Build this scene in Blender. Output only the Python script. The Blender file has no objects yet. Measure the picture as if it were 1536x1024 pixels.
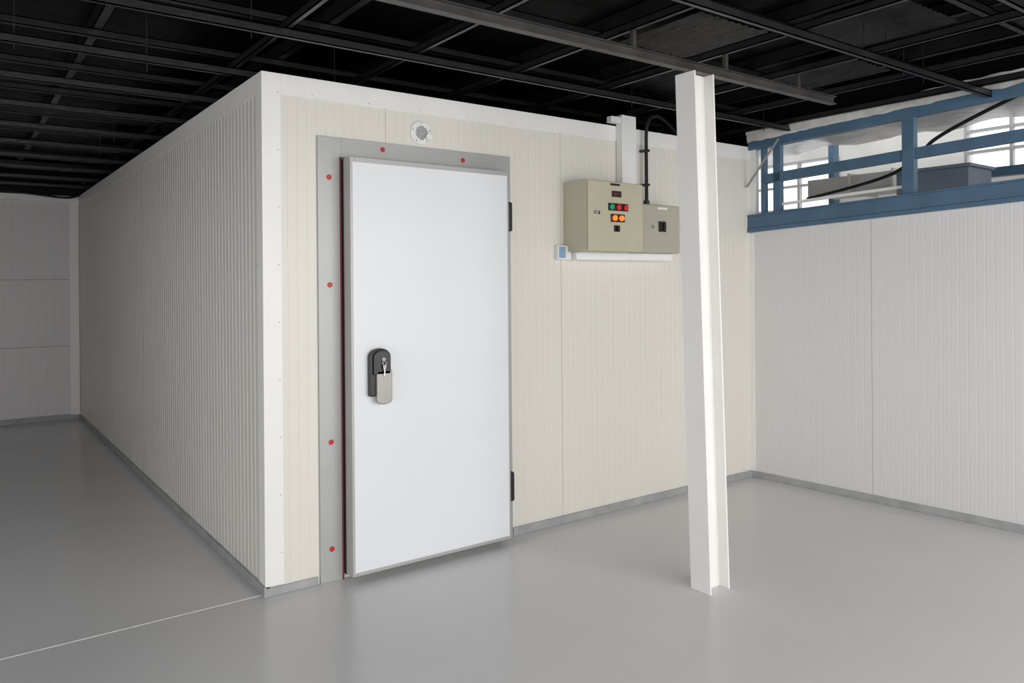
import bpy, bmesh, math, random
from mathutils import Matrix, Vector
random.seed(4)
S=bpy.context.scene
S.view_settings.view_transform='Standard'
S.view_settings.look='None'

# ---------------- materials ----------------
def mat(name,col,rough=0.5,metal=0.0,noise=0.0,nscale=4.0,bump=0.0,bscale=60.0,coat=0.0,emit=None,estr=0.0,spec=0.5,stretch=None):
    m=bpy.data.materials.new(name); m.use_nodes=True
    nt=m.node_tree; b=nt.nodes['Principled BSDF']
    b.inputs['Base Color'].default_value=(*col,1)
    b.inputs['Roughness'].default_value=rough
    b.inputs['Metallic'].default_value=metal
    b.inputs['Coat Weight'].default_value=coat
    b.inputs['Specular IOR Level'].default_value=spec
    tc=nt.nodes.new('ShaderNodeTexCoord'); mp=nt.nodes.new('ShaderNodeMapping')
    nt.links.new(tc.outputs['Object'],mp.inputs['Vector'])
    if stretch: mp.inputs['Scale'].default_value=stretch
    if noise>0:
        n=nt.nodes.new('ShaderNodeTexNoise'); n.inputs['Scale'].default_value=nscale; n.inputs['Detail'].default_value=5
        nt.links.new(mp.outputs['Vector'],n.inputs['Vector'])
        r=nt.nodes.new('ShaderNodeValToRGB')
        r.color_ramp.elements[0].position=0.3; r.color_ramp.elements[1].position=0.7
        r.color_ramp.elements[0].color=(*[c*(1-noise) for c in col],1)
        r.color_ramp.elements[1].color=(*[min(1,c*(1+noise)) for c in col],1)
        nt.links.new(n.outputs['Fac'],r.inputs['Fac']); nt.links.new(r.outputs['Color'],b.inputs['Base Color'])
    if bump>0:
        n2=nt.nodes.new('ShaderNodeTexNoise'); n2.inputs['Scale'].default_value=bscale; n2.inputs['Detail'].default_value=3
        nt.links.new(mp.outputs['Vector'],n2.inputs['Vector'])
        bp=nt.nodes.new('ShaderNodeBump'); bp.inputs['Strength'].default_value=bump; bp.inputs['Distance'].default_value=0.01
        nt.links.new(n2.outputs['Fac'],bp.inputs['Height']); nt.links.new(bp.outputs['Normal'],b.inputs['Normal'])
    if emit:
        b.inputs['Emission Color'].default_value=(*emit,1); b.inputs['Emission Strength'].default_value=estr
    return m
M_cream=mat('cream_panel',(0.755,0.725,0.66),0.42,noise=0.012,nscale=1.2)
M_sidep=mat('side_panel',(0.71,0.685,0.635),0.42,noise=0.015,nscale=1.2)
M_white=mat('white_panel',(0.71,0.695,0.69),0.45,noise=0.012,nscale=1.2)
M_trim=mat('white_trim',(0.86,0.845,0.82),0.4,noise=0.02)
M_alu=mat('anodised_aluminium',(0.43,0.43,0.42),0.42,metal=0.25,noise=0.04,nscale=3,stretch=(1,1,1))
M_base=mat('grey_skirting',(0.36,0.36,0.36),0.5,noise=0.15,nscale=9)
M_leaf=mat('door_skin',(0.77,0.785,0.805),0.36,noise=0.012,nscale=2)
M_red=mat('red_cap',(0.50,0.02,0.02),0.4,noise=0.02)
M_gred=mat('red_gasket',(0.18,0.03,0.04),0.5,noise=0.05)
M_blk=mat('black_plastic',(0.012,0.012,0.013),0.3,noise=0.1,nscale=20)
M_rub=mat('black_rubber',(0.01,0.01,0.01),0.7,noise=0.1,nscale=20)
M_sil=mat('satin_metal',(0.36,0.34,0.32),0.4,metal=0.5,noise=0.04,nscale=15)
M_chr=mat('chrome',(0.5,0.5,0.5),0.25,metal=1.0,noise=0.02)
M_cab=mat('cabinet_beige',(0.52,0.49,0.36),0.42,noise=0.03,nscale=6)
M_cabg=mat('cabinet_grey',(0.44,0.42,0.335),0.42,noise=0.03,nscale=6)
M_ceil=mat('black_ceiling',(0.003,0.003,0.0033),0.5,noise=0.3,nscale=3,bump=0.8,bscale=9,spec=0.12)
M_foil=mat('black_foil',(0.045,0.045,0.047),0.28,metal=1.0,noise=0.3,nscale=5,bump=1.0,bscale=30,stretch=(6,1,1))
M_beam=mat('black_steel',(0.015,0.015,0.016),0.34,noise=0.3,nscale=8,bump=0.2,bscale=25,spec=0.5)
M_beam2=mat('grey_steel',(0.05,0.046,0.042),0.4,noise=0.3,nscale=8)
M_col=mat('white_steel_paint',(0.84,0.82,0.795),0.4,noise=0.02,nscale=5,bump=0.08,bscale=40)
M_blue=mat('blue_steel_paint',(0.07,0.14,0.22),0.42,noise=0.12,nscale=6)
M_tarp=mat('plastic_sheet',(0.50,0.49,0.47),0.35,noise=0.25,nscale=7,bump=0.8,bscale=9)
M_wpvc=mat('white_pvc',(0.82,0.82,0.80),0.35,noise=0.02)
M_green=mat('green_lamp',(0.01,0.25,0.12),0.25,emit=(0.0,0.4,0.15),estr=0.15)
M_redl=mat('red_lamp',(0.5,0.02,0.02),0.25,emit=(0.8,0.02,0.01),estr=0.15)
M_org=mat('orange_lamp',(0.9,0.2,0.02),0.25,emit=(1.0,0.2,0.02),estr=0.9)
M_hall=mat('hall_plaster',(0.78,0.76,0.72),0.7,noise=0.1,nscale=2)
M_bsw=mat('switch_blue',(0.25,0.38,0.52),0.4,noise=0.03)

# floor: grey self-levelling epoxy
def floormat():
    m=mat('grey_epoxy_floor',(0.5,0.5,0.5),0.3,bump=0.04,bscale=5)
    nt=m.node_tree; b=nt.nodes['Principled BSDF']
    tc=nt.nodes['Texture Coordinate']
    n=nt.nodes.new('ShaderNodeTexNoise'); n.inputs['Scale'].default_value=0.9; n.inputs['Detail'].default_value=7; n.inputs['Roughness'].default_value=0.55
    nt.links.new(tc.outputs['Object'],n.inputs['Vector'])
    r=nt.nodes.new('ShaderNodeValToRGB'); r.color_ramp.elements[0].position=0.3; r.color_ramp.elements[1].position=0.7
    r.color_ramp.elements[0].color=(0.62,0.615,0.617,1); r.color_ramp.elements[1].color=(0.665,0.66,0.66,1)
    nt.links.new(n.outputs['Fac'],r.inputs['Fac'])
    nt.links.new(r.outputs['Color'],b.inputs['Base Color'])
    rr=nt.nodes.new('ShaderNodeMapRange'); rr.inputs['To Min'].default_value=0.15; rr.inputs['To Max'].default_value=0.32
    nt.links.new(n.outputs['Fac'],rr.inputs['Value']); nt.links.new(rr.outputs['Result'],b.inputs['Roughness'])
    return m
M_floor=floormat()

# ---------------- geometry helpers ----------------
def link(name,me,m=None,parent=None):
    o=bpy.data.objects.new(name,me); S.collection.objects.link(o)
    if m: me.materials.append(m)
    if parent: o.parent=parent
    return o
def empty(name,loc=(0,0,0)):
    o=bpy.data.objects.new(name,None); o.empty_display_size=0.1; S.collection.objects.link(o); return o
def addbox(bm,x0,x1,y0,y1,z0,z1,M=None):
    vs=[bm.verts.new(M@Vector(p) if M else p) for p in [(x0,y0,z0),(x1,y0,z0),(x1,y1,z0),(x0,y1,z0),(x0,y0,z1),(x1,y0,z1),(x1,y1,z1),(x0,y1,z1)]]
    for f in [(0,3,2,1),(4,5,6,7),(0,1,5,4),(1,2,6,5),(2,3,7,6),(3,0,4,7)]: bm.faces.new([vs[i] for i in f])
def boxes(name,lst,m,parent=None,bevel=0.0,M=None):
    bm=bmesh.new()
    for b in lst: addbox(bm,*b,M=M)
    me=bpy.data.meshes.new(name); bm.to_mesh(me); bm.free()
    o=link(name,me,m,parent)
    if bevel>0:
        md=o.modifiers.new('bev','BEVEL'); md.width=bevel; md.segments=3; md.limit_method='ANGLE'
    return o
def prism(name,prof,h,m,parent=None,M=Matrix.Identity(4),bevel=0,seg=2):
    bm=bmesh.new()
    a=[bm.verts.new(M@Vector((p[0],p[1],0))) for p in prof]
    b=[bm.verts.new(M@Vector((p[0],p[1],h))) for p in prof]
    n=len(prof)
    bm.faces.new(a[::-1]); bm.faces.new(b)
    for i in range(n):
        j=(i+1)%n; bm.faces.new((a[i],a[j],b[j],b[i]))
    bmesh.ops.recalc_face_normals(bm,faces=bm.faces)
    me=bpy.data.meshes.new(name); bm.to_mesh(me); bm.free()
    o=link(name,me,m,parent)
    if bevel:
        md=o.modifiers.new('bev','BEVEL'); md.width=bevel; md.segments=seg; md.limit_method='ANGLE'; md.angle_limit=math.radians(40)
    return o
def cyl(name,c,r,h,axis,m,parent=None,n=24,bevel=0.0):
    prof=[(r*math.cos(2*math.pi*i/n),r*math.sin(2*math.pi*i/n)) for i in range(n)]
    R={'z':Matrix.Identity(4),'y':Matrix.Rotation(math.radians(90),4,'X'),'x':Matrix.Rotation(math.radians(90),4,'Y')}[axis]
    return prism(name,prof,h,m,parent,Matrix.Translation(c)@R,bevel)
def tube(name,pts,r,m,parent=None,poly=True):
    cu=bpy.data.curves.new(name,'CURVE'); cu.dimensions='3D'; cu.bevel_depth=r; cu.bevel_resolution=3; cu.use_fill_caps=True
    sp=cu.splines.new('POLY' if poly else 'NURBS'); sp.points.add(len(pts)-1)
    for i,p in enumerate(pts): sp.points[i].co=(*p,1)
    if not poly: sp.use_endpoint_u=True; sp.order_u=3
    cu.materials.append(m)
    o=bpy.data.objects.new(name,cu); S.collection.objects.link(o)
    if parent: o.parent=parent
    return o
# ribbed insulated panel wall: local x = 0..L along wall, visible side toward local -y
def ribwall(name,L,z0,z1,m,M,pitch=0.06,gw=0.008,gd=0.0015,seams=(),sd=0.004,sw=0.005,th=0.08,skip=None):
    ev=[]
    x=pitch*0.5
    while x<L-gw:
        if all(abs(x-s)>0.02 for s in seams): ev.append((x,gw,gd))
        x+=pitch
    for s in seams:
        if 0.01<s<L-0.01: ev.append((s,sw,sd))
    ev.sort()
    prof=[(0,0)]
    for c,w,d in ev:
        prof+=[(c-w/2,0),(c-w*0.2,d),(c+w*0.2,d),(c+w/2,0)]
    prof+=[(L,0),(L,th),(0,th)]
    return prism(name,prof,z1-z0,m,None,M@Matrix.Translation((0,0,z0)))

H=2.53
# floor
boxes('floor',[(-9,8.6,-14,6.6,-0.1,0.0)],M_floor)
boxes('trim_1',[(-4.0,0.0,0.03,0.038,0.0,0.0012)],mat('joint_line',(0.85,0.84,0.81),0.6,noise=0.1,nscale=20))

# cold room front wall (plane y=0)
ribwall('wall_front',3.84,0,H,M_cream,Matrix.Identity(4),pitch=0.05,gw=0.010,gd=0.0012,seams=(0.657,1.867,3.06),sw=0.007,sd=0.006)
# cold room left face
ML=Matrix.Translation((0,6.35,0))@Matrix.Rotation(math.radians(-90),4,'Z')
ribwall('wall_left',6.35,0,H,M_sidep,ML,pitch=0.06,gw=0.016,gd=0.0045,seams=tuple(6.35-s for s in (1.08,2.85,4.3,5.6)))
# back wall of the hall
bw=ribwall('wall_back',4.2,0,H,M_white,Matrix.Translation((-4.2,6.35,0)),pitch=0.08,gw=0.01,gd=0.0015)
boxes('trim_2',[(-4.2,0,6.343,6.349,z,z+0.008) for z in (0.83,1.58)],M_base)
boxes('trim_3',[(-0.10,-0.004,6.32,6.348,0.05,H),(-4.2,-0.004,6.315,6.348,H-0.07,H)],M_trim,bevel=0.002)
boxes('wall_upper_back',[(-4.2,5.0,6.36,6.43,H,3.0)],M_ceil)
boxes('ceiling_cold_room',[(0.09,3.75,0.09,6.3,H-0.06,H-0.01)],M_trim)
t=0.004
boxes('trim_4',[(-t,0.09,-t,0,0.045,H),(-t,0,0,0.085,0.045,H),
                (0.09,3.76,-t,0,H-0.095,H),(-t,0,0.085,6.32,H-0.095,H),
                (-t,3.76,-t,0.09,H,H+0.004),(-t,0.09,0.09,6.32,H,H+0.004)],M_trim,bevel=0.0012)
bm=bmesh.new()
def rivet(bm,p,ax):
    ret=bmesh.ops.create_uvsphere(bm,u_segments=8,v_segments=6,radius=0.003)
    for v in ret['verts']: v.co=v.co+Vector(p)
for z in [0.2+0.28*i for i in range(9)]:
    rivet(bm,(0.075,-t,z),'y'); rivet(bm,(-t,0.07,z),'x')
for i in range(12): rivet(bm,(0.25+i*0.31,-t,H-0.08),'y')
for i in range(20): rivet(bm,(-t,0.2+i*0.31,H-0.08),'x')
me=bpy.data.meshes.new('rivets'); bm.to_mesh(me); bm.free(); link('trim_5',me,M_base)
boxes('baseboard_front',[(-0.006,0.26,-0.012,0,0,0.04),(1.475,3.77,-0.012,0,0,0.05)],M_base,bevel=0.003)
boxes('baseboard_left',[(-0.012,0,-0.012,6.34,0,0.05)],M_base,bevel=0.003)
boxes('baseboard_back',[(-4.2,-0.012,6.335,6.35,0,0.06)],M_base,bevel=0.003)

# right wall (slightly skewed in plan)
ang=math.atan2(-1,0.07)
MR=Matrix.Translation((3.76,0.0,0))@Matrix.Rotation(ang,4,'Z')
slope=0.046
wr=ribwall('wall_right',6.5,0,1.9,M_white,MR,pitch=0.05,gw=0.010,gd=0.0006,seams=(0.93,2.1,3.3,4.5,5.7),sw=0.007,sd=0.006)
for v in wr.data.vertices:
    if v.co.z>1.0:
        s=-v.co.y; v.co.z=1.895+slope*max(0,s)
boxes('baseboard_right',[(0,6.5,-0.012,0,0,0.05)],M_base,bevel=0.003,M=MR)
boxes('trim_6',[(0.0,0.035,-0.006,0,0.05,1.87)],M_trim,M=MR)

# clerestory: blue steel frame
MS=MR@Matrix(((1,0,0,0),(0,1,0,0),(slope,0,1,0),(0,0,0,1)))
cw=empty('window_1')
fr=[(0,6.5,-0.035,0.09,1.875,1.905),(0,6.5,-0.03,0.08,1.905,1.995),(0,6.5,-0.035,0.09,1.995,2.008),
    (0,6.5,-0.02,0.05,2.505,2.57),
    (0.12,6.5,0.0,0.05,2.235,2.305)]
boxes('rails',fr,M_blue,cw,bevel=0.003,M=MS)
po=[(s-0.038,s+0.038,-0.012,0.05,2.0,2.52) for s in (1.18,2.4,3.6,4.8,6.0)]+[(0.20,0.26,0,0.05,2.0,2.52),(0.10,0.13,0,0.05,2.0,2.52)]
boxes('posts',po,M_blue,cw,bevel=0.003,M=MS)
boxes('mullion',[(0.0,0.05,0.0,0.05,2.0,2.52),(0.24,1.14,0.02,0.04,2.055,2.075)],M_wpvc,cw,M=MS)
tube('brace_rod',[(3.70,-0.02,2.22),(3.66,-0.33,2.54)],0.008,M_sil,cw)
bm=bmesh.new()
nx,nz=120,6
g=[[bm.verts.new(MS@Vector((6.5*i/nx,-0.02-0.03*(k/nz)+random.uniform(-.006,.006),2.565+0.085*k/nz+random.uniform(-.006,.006)))) for k in range(nz+1)] for i in range(nx+1)]
for i in range(nx):
    for k in range(nz): bm.faces.new((g[i][k],g[i+1][k],g[i+1][k+1],g[i][k+1]))
me=bpy.data.meshes.new('plastic_sheeting'); bm.to_mesh(me); bm.free(); 
for p in me.polygons: p.use_smooth=True
link('plastic_sheeting',me,M_tarp,cw)
boxes('wall_upper_right',[(-6.4,6.5,-0.01,0.06,2.64,3.3)],M_ceil,M=MR)
boxes('wall_right_behind',[(-6.4,-0.0,0.0,0.07,0,2.64)],M_ceil,M=MR)

# ---------------- ceiling ----------------
boxes('ceiling',[(-4.2,3.98,-5.2,6.5,2.90,2.98)],M_ceil)
bl=[]
def cch(bl,a0,a1,c,z0,z1,w,ax):
    t=0.005
    parts=[(c-w/2,c-w/2+t,z0,z1),(c-w/2,c+w/2,z0,z0+t),(c-w/2,c+w/2,z1-t,z1),(c+w/2-t,c+w/2,z0,z0+0.02)]
    for p in parts:
        if ax=='x': bl.append((a0,a1,p[0],p[1],p[2],p[3]))
        else: bl.append((p[0],p[1],a0,a1,p[2],p[3]))
for y in [-4.6,-3.9,-3.2,-2.4,-1.66,-0.35,0.42,1.13,1.86,2.58,3.3,4.0,4.72,5.45,6.15]:
    cch(bl,-4.1,3.9 if y<0 else 3.7,y,2.60,2.64,0.028,'x')
for x in [-3.6,-2.4,-1.2,0.0,0.66,1.28,1.93,2.55,3.15,3.7]:
    cch(bl,-5.1,6.3,x,2.641,2.68,0.028,'y')
for y in [-4.2,-2.9,-2.05,-1.35,-0.7,0.0,0.75,1.5,2.2,3.0,3.7,4.4,5.1,5.8]:
    cch(bl,-4.1,3.8,y,2.78,2.82,0.04,'x')
for x in [-3.0,-1.8,-0.6,0.35,0.95,1.6,2.25,2.85,3.45]:
    cch(bl,-5.1,6.3,x,2.82,2.90,0.05,'y')
boxes('trim_7',bl,M_beam)
b2=[(-4.1,2.9,-1.24,-1.20,2.515,2.520),(-4.1,2.9,-1.222,-1.218,2.520,2.556),(-4.1,2.9,-1.24,-1.20,2.556,2.560)]
for x in [-2.4,-1.2,0,1.28,1.93,2.55]: b2.append((x-.01,x+.01,-1.23,-1.21,2.56,2.641))
boxes('trim_8',b2,M_beam2)
# black corrugated foil insulation sheets laid on the grid near the windows
bm=bmesh.new()
for (xa,xb,ya,yb_) in [(2.3,2.8,-1.95,-1.38),(1.65,2.2,-1.3,-0.75),(2.9,3.4,-1.3,-0.75),(2.9,3.4,-2.8,-2.1),(2.3,2.8,-0.65,-0.05)]:
    n=40
    g=[[bm.verts.new((xa+(xb-xa)*i/n,ya+(yb_-ya)*k/10,2.775+0.004*math.sin(i*1.57)+random.uniform(-.002,.002))) for k in range(11)] for i in range(n+1)]
    for i in range(n):
        for k in range(10): bm.faces.new((g[i][k],g[i+1][k],g[i+1][k+1],g[i][k+1]))
me=bpy.data.meshes.new('ceiling_foil_insulation'); bm.to_mesh(me); bm.free(); link('ceiling_foil_insulation',me,M_foil)
hl=[]
for i in range(50):
    x=random.uniform(-3.5,3.5); y=random.choice([0.42,1.13,1.86,-0.35,2.58,-1.66,3.3]); L=random.uniform(.05,.09)
    hl.append((x-.002,x+.002,y-.002,y+.002,2.60-L*0.5,2.90))
boxes('ceiling_hanger_wires',hl,M_beam)
tube('ceiling_cable',[(-2.5,6.2,2.55),(-1.2,6.2,2.56),(-0.5,6.2,2.53),(-0.15,6.2,2.49),(-0.03,6.22,2.52),(0.05,6.2,2.56)],0.012,M_rub,poly=False)

# ---------------- door ----------------
D=empty('door_1')
fx0,fx1,fz=0.272,1.468,2.25
boxes('frame',[(fx0,0.40,-0.014,-0.0005,0.0,fz),(1.36,fx1,-0.014,-0.0005,0,fz),(0.40,1.36,-0.014,-0.0005,2.12,fz)],M_alu,D,bevel=0.002)
boxes('frame_lip',[(0.388,0.392,-0.026,-0.014,0.0,2.15),(0.388,1.38,-0.026,-0.014,2.146,2.150)],M_gred,D)
boxes('gasket',[(0.40,1.36,-0.045,-0.014,0.05,0.10),(0.396,0.43,-0.038,-0.014,0.03,2.14),(1.345,1.38,-0.045,-0.014,0.03,2.14),(0.40,1.36,-0.045,-0.014,2.08,2.14)],M_rub,D)
x0,x1,z0,z1=0.398,1.377,0.035,2.143
boxes('gasket_stripe',[(0.3975,0.404,-0.042,-0.036,z0,z1)],M_gred,D)
yb,yf=-0.041,-0.12
bw_=0.026
boxes('leaf_edge',[(x0,x0+bw_,yf,yb,z0,z1),(x1-bw_,x1,yf,yb,z0,z1),(x0+bw_,x1-bw_,yf,yb,z0,z0+bw_),(x0+bw_,x1-bw_,yf,yb,z1-bw_-0.004,z1)],M_alu,D,bevel=0.0025)
boxes('leaf',[(x0+bw_*0.45,x1-bw_*0.45,yf-0.003,yb+0.003,z0+bw_*0.75,z1-bw_)],M_leaf,D,bevel=0.001)
for i,(x,z) in enumerate([(0.332,2.045),(0.332,1.50),(0.332,0.705),(0.332,0.165),(0.632,2.212),(1.135,2.20)]):
    cyl('screw_cap_%d'%(i+1),(x,-0.013,z),0.0135,0.006,'y',M_red,D,bevel=0.002)
hy=-0.123
def capsule(xa,xb,za,zb,top=True,bot=False,n=14):
    r=(xb-xa)/2; c=(xa+xb)/2; pts=[]
    if bot:
        rr=r
        for i in range(n+1):
            a=math.pi+math.pi*i/n; pts.append((c+r*math.cos(a),za+rr*0.55+rr*0.55*math.sin(a)))
    else: pts+=[(xa,za),(xb,za)]
    if top:
        for i in range(n+1):
            a=math.pi*i/n; pts.append((c+r*math.cos(a),zb-r*0.75+r*0.75*math.sin(a)))
    else: pts+=[(xb,zb),(xa,zb)]
    return pts
def xz(y):
    return Matrix(((1,0,0,0),(0,0,-1,y),(0,1,0,0),(0,0,0,1)))
prism('handle_body',capsule(0.482,0.598,0.935,1.176),0.036,M_blk,D,xz(hy),bevel=0.006,seg=3)
prism('handle_hood',capsule(0.496,0.590,1.045,1.168),0.014,M_blk,D,xz(hy-0.036),bevel=0.004)
prism('handle_lever',capsule(0.512,0.598,0.893,1.065,top=False,bot=True),0.020,M_sil,D,xz(hy-0.030),bevel=0.005,seg=3)
cyl('lock_barrel',(0.548,hy-0.050,1.122),0.011,0.006,'y',M_sil,D,bevel=0.002)
tube('key_ring',[(0.548+0.010*math.cos(a*math.pi/6),hy-0.062,1.102+0.012*math.sin(a*math.pi/6)) for a in range(13)],0.0012,M_chr,D)
boxes('key',[(0.547,0.549,hy-0.066,hy-0.054,1.118,1.126),(0.545,0.551,hy-0.064,hy-0.062,1.040,1.094),(0.541,0.555,hy-0.064,hy-0.062,1.076,1.094)],M_chr,D,bevel=0.0006)
for k,z in enumerate((1.885,0.33)):
    prism('hinge_%d'%(k+1),capsule(1.378,1.408,z-0.085,z+0.085,top=True,bot=True),0.05,M_blk,D,xz(-0.066),bevel=0.005)
    boxes('hinge_plate_%d'%(k+1),[(1.377,1.415,-0.068,-0.014,z-0.065,z+0.065)],M_blk,D,bevel=0.004)

# ---------------- round vent ----------------
V=empty('round_vent')
vx,vz=0.871,2.327
cyl('flange',(vx,-0.0005,vz),0.066,0.010,'y',M_wpvc,V,n=48,bevel=0.003)
bm=bmesh.new()
for i in range(-4,5):
    for k in range(-4,5):
        x=i*0.0095+(k%2)*0.0047; z=k*0.0085
        if x*x+z*z<0.036**2:
            r=bmesh.ops.create_cone(bm,cap_ends=True,segments=8,radius1=0.0033,radius2=0.0033,depth=0.003,matrix=Matrix.Translation((vx+x,-0.0135,vz+z))@Matrix.Rotation(math.pi/2,4,'X'))
me=bpy.data.meshes.new('holes'); bm.to_mesh(me); bm.free(); link('holes',me,M_rub,V)
cyl('rim',(vx,-0.010,vz),0.043,0.003,'y',M_wpvc,V,n=40,bevel=0.001)
cyl('button',(vx+0.042,-0.010,vz-0.018),0.020,0.018,'y',M_wpvc,V,bevel=0.003)
for a in range(5):
    an=math.radians(90+72*a); cyl('screw_%d'%a,(vx+0.055*math.cos(an),-0.010,vz+0.055*math.sin(an)),0.003,0.002,'y',M_rub,V,n=10)

# ---------------- electrical cabinets ----------------
C=empty('electrical_control_cabinet')
boxes('housing',[(1.888,2.361,-0.212,-0.0005,1.693,2.127)],M_cab,C,bevel=0.004)
boxes('cabinet_door',[(1.892,2.357,-0.23,-0.214,1.697,2.123)],M_cab,C,bevel=0.004)
yp=-0.229
boxes('latch_plate',[(1.94,1.985,yp-0.006,yp,1.918,1.938)],M_blk,C,bevel=0.003)
cyl('latch',(1.950,yp-0.004,1.928),0.011,0.014,'y',M_chr,C)
boxes('name_label',[(2.075,2.155,yp-0.002,yp,2.100,2.114)],M_blk,C)
boxes('meter',[(2.085,2.165,yp-0.006,yp,2.030,2.068)],M_blk,C,bevel=0.002)
boxes('meter_digits',[(2.10,2.125,yp-0.008,yp-0.005,2.040,2.058),(2.135,2.15,yp-0.008,yp-0.005,2.042,2.056)],mat('meter_red',(0.15,0.02,0.02),0.4,noise=0.05),C)
boxes('plate_upper',[(2.055,2.225,yp-0.003,yp,1.945,1.992)],M_blk,C)
boxes('plate_lower',[(2.075,2.195,yp-0.003,yp,1.875,1.925)],M_blk,C)
for i,(x,z,m_) in enumerate([(2.080,1.968,M_green),(2.138,1.968,M_redl),(2.200,1.968,M_redl),(2.105,1.900,M_org),(2.162,1.900,M_org)]):
    cyl('lamp_%d'%(i+1),(x,yp-0.002,z),0.0175,0.016,'y',m_,C,bevel=0.004)
boxes('selector_switch',[(2.102,2.152,yp-0.006,yp,1.815,1.855),(2.122,2.132,yp-0.024,yp-0.006,1.820,1.850)],M_blk,C,bevel=0.002)
boxes('mounting_rail',[(1.93,2.80,-0.075,-0.0005,1.645,1.692),(1.93,2.80,-0.10,-0.075,1.684,1.692)],M_wpvc,C,bevel=0.002)
C2=empty('electrical_isolator_box')
boxes('housing',[(2.40,2.80,-0.135,-0.0005,1.694,2.016)],M_cabg,C2,bevel=0.004)
boxes('cover',[(2.404,2.796,-0.150,-0.137,1.698,2.012)],M_cabg,C2,bevel=0.004)
yp=-0.149
boxes('rotary_switch',[(2.585,2.655,yp-0.008,yp,1.835,1.905),(2.612,2.628,yp-0.034,yp-0.008,1.845,1.895)],M_blk,C2,bevel=0.003)
boxes('switch_insert',[(2.60,2.64,yp-0.010,yp-0.008,1.85,1.89)],mat('dark_red',(0.10,0.03,0.02),0.5,noise=0.05),C2)
cyl('lock',(2.53,yp,1.866),0.012,0.008,'y',M_chr,C2)
boxes('label',[(2.58,2.67,yp-0.002,yp,1.985,1.998)],M_wpvc,C2)
SW=empty('wall_switch')
boxes('base',[(1.815,1.925,-0.035,-0.0005,1.645,1.735)],M_wpvc,SW,bevel=0.005)
boxes('rocker',[(1.822,1.868,-0.041,-0.034,1.655,1.725)],M_bsw,SW,bevel=0.002)
boxes('rocker_white',[(1.874,1.918,-0.041,-0.034,1.655,1.725)],M_wpvc,SW,bevel=0.002)
DU=empty('cable_trunking')
boxes('body',[(2.345,2.475,-0.06,-0.005,2.129,2.60)],M_wpvc,DU,bevel=0.002)
boxes('cap',[(2.26,2.345,-0.05,-0.005,2.545,2.585)],M_wpvc,DU,bevel=0.002)
CO=empty('flexible_conduit')
tube('pipe',[(2.58,-0.05,2.016),(2.58,-0.05,2.2),(2.58,-0.05,2.40),(2.58,-0.05,2.52),(2.60,-0.05,2.60),(2.68,-0.04,2.64),(2.80,0.02,2.65),(3.0,0.1,2.62),(3.2,0.2,2.56)],0.012,M_rub,CO,poly=False)
cyl('gland',(2.58,-0.05,2.016),0.02,0.035,'z',M_blk,CO,n=12)
boxes('clips',[(2.562,2.598,-0.066,-0.0045,2.15,2.165),(2.562,2.598,-0.066,-0.0045,2.38,2.395)],M_blk,CO)

# ---------------- column (H section, slightly out of plumb) ----------------
b=0.121; h=0.145; tf=0.009; tw=0.007
pr=[(0,0),(tf,0),(tf,b/2-tw/2),(h-tf,b/2-tw/2),(h-tf,0),(h,0),(h,b),(h-tf,b),(h-tf,b/2+tw/2),(tf,b/2+tw/2),(tf,b),(0,b)]
Hc=2.514
sh=Matrix(((1,0,-0.046/2.5,1.703),(0,1,0.034/2.5,-1.287),(0,0,1,0),(0,0,0,1)))
prism('steel_column',pr,Hc,M_col,None,sh,bevel=0.0015)

# ---------------- neighbouring hall seen through clerestory ----------------
Hh=empty('neighbouring_hall')
hx=6.6
def hallwall():
    ops=[(-1.9,-0.35,2.50,3.10),(0.95,2.9,2.05,2.85),(-4,-2.5,2.5,3.2)]
    L=[]
    ys=sorted({-6,6}|{o[0] for o in ops}|{o[1] for o in ops})
    for a,bb in zip(ys[:-1],ys[1:]):
        mid=(a+bb)/2; cur=0
        for o in ops:
            if o[0]<=mid<=o[1]:
                L.append((hx,hx+.15,a,bb,0,o[2])); cur=o[3]
        L.append((hx,hx+.15,a,bb,cur,3.4))
    boxes('hall_wall',L,M_hall,Hh)
    fr=[]
    for o in ops:
        n=4
        for i in range(n+1):
            y=o[0]+(o[1]-o[0])*i/n; fr.append((hx-.01,hx+.04,y-.014,y+.014,o[2],o[3]))
        for k in range(4):
            z=o[2]+(o[3]-o[2])*k/3; fr.append((hx-.012,hx+.042,o[0],o[1],z-.013,z+.013))
    boxes('hall_window_bars',fr,M_alu,Hh)
hallwall()
boxes('hall_beams',[(6.3,6.4,-6,-0.1,2.42,2.5),(6.3,6.4,0.83,0.89,0,3.4),(6.3,6.4,-1.9,-1.82,0,3.4)],M_blue,Hh)
boxes('hall_duct',[(5.7,6.2,-0.1,0.75,2.34,2.50),(5.68,6.22,-0.12,-0.1,2.32,2.52),(5.68,6.22,0.3,0.32,2.32,2.52)],M_hall,Hh,bevel=0.008)
boxes('hall_cabinet',[(5.0,5.4,-1.05,-0.5,2.12,2.36),(4.98,5.42,-1.07,-0.48,2.36,2.385)],mat('cabinet_bluegrey',(0.22,0.27,0.33),0.5,noise=0.05),Hh,bevel=0.006)
boxes('hall_cabinet_stand',[(5.05,5.35,-1.0,-0.55,0,2.12)],M_hall,Hh)
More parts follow.
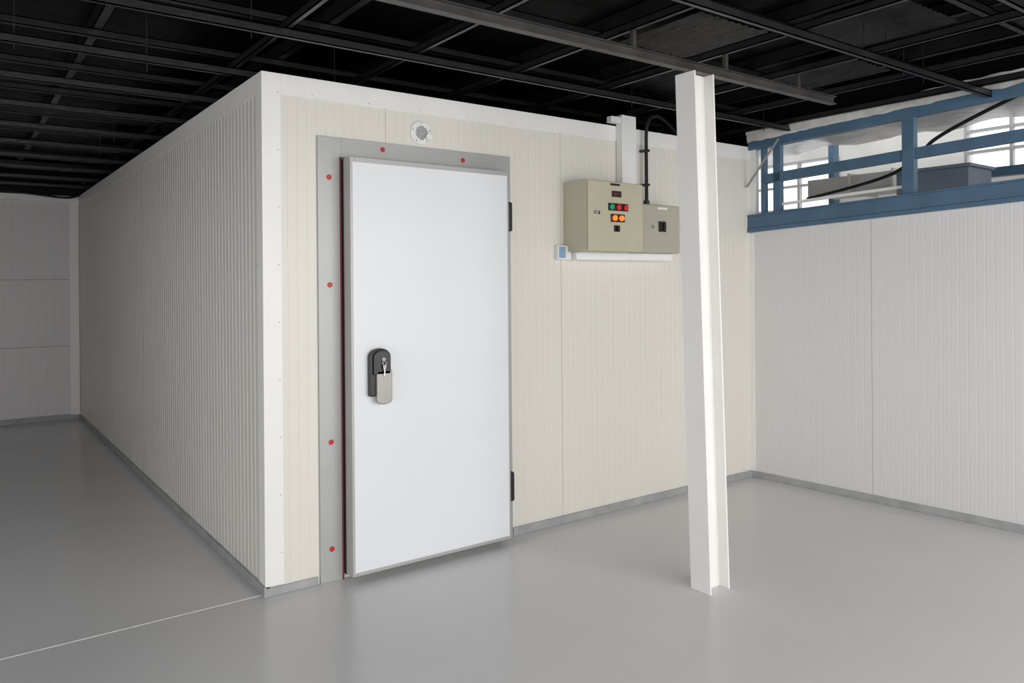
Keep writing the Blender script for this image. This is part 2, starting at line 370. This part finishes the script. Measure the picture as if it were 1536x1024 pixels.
tube('hall_pipe',[(4.6,-2.2,2.95),(4.7,-1.0,2.62),(4.8,-0.75,2.42),(4.85,-0.45,2.30),(5.0,0.3,2.24)],0.014,M_blk,Hh,poly=False)
bm=bmesh.new()
nx,ny=8,60
g=[[bm.verts.new((4.15+1.9*i/nx,-5+6.8*k/ny,2.86-0.05*math.sin(math.pi*i/nx)+0.02*math.sin(k*0.9)+random.uniform(-.01,.01))) for k in range(ny+1)] for i in range(nx+1)]
for i in range(nx):
    for k in range(ny): bm.faces.new((g[i][k],g[i+1][k],g[i+1][k+1],g[i][k+1]))
me=bpy.data.meshes.new('canopy_fabric'); bm.to_mesh(me); bm.free()
for p in me.polygons: p.use_smooth=True
link('canopy_fabric',me,M_tarp,Hh)

# side wall left of hall (out of view): solid at the back, left open at the front to let daylight in
boxes('wall_side',[(-4.2,-4.1,1.0,6.35,0,2.9),(-4.2,-4.1,-5.2,1.0,2.6,2.9)],M_white)

# ---------------- camera ----------------
cam=bpy.data.cameras.new('camera'); co=bpy.data.objects.new('camera',cam); S.collection.objects.link(co)
cam.sensor_width=36; cam.lens=1158/1536*36; cam.shift_y=-87/1536; cam.clip_start=0.05
co.matrix_world=Matrix.Translation((-1.236,-3.707,1.5))@Matrix.Rotation(math.radians(-36.28),4,'Z')@Matrix.Rotation(math.radians(90),4,'X')@Matrix.Rotation(-0.008,4,'Z')
S.camera=co

# ---------------- light ----------------
w=bpy.data.worlds.new('world'); S.world=w; w.use_nodes=True
bg=w.node_tree.nodes['Background']; bg.inputs['Color'].default_value=(0.96,0.975,1.0,1); bg.inputs['Strength'].default_value=1.6
def area(name,loc,rot,sx,sy,p,col):
    l=bpy.data.lights.new(name,'AREA'); l.shape='RECTANGLE'; l.size=sx; l.size_y=sy; l.energy=p; l.color=col
    o=bpy.data.objects.new(name,l); S.collection.objects.link(o); o.location=loc; o.rotation_euler=rot
area('open_front_daylight',(0.8,-5.6,1.7),(math.radians(90),0,0),6.0,2.6,155,(1.0,0.985,0.965))
area('left_opening_daylight',(-4.4,-1.5,1.4),(0,math.radians(-90),0),2.4,3.0,12,(1.0,0.985,0.965))  # lamp added at the unseen left opening to brighten the left side
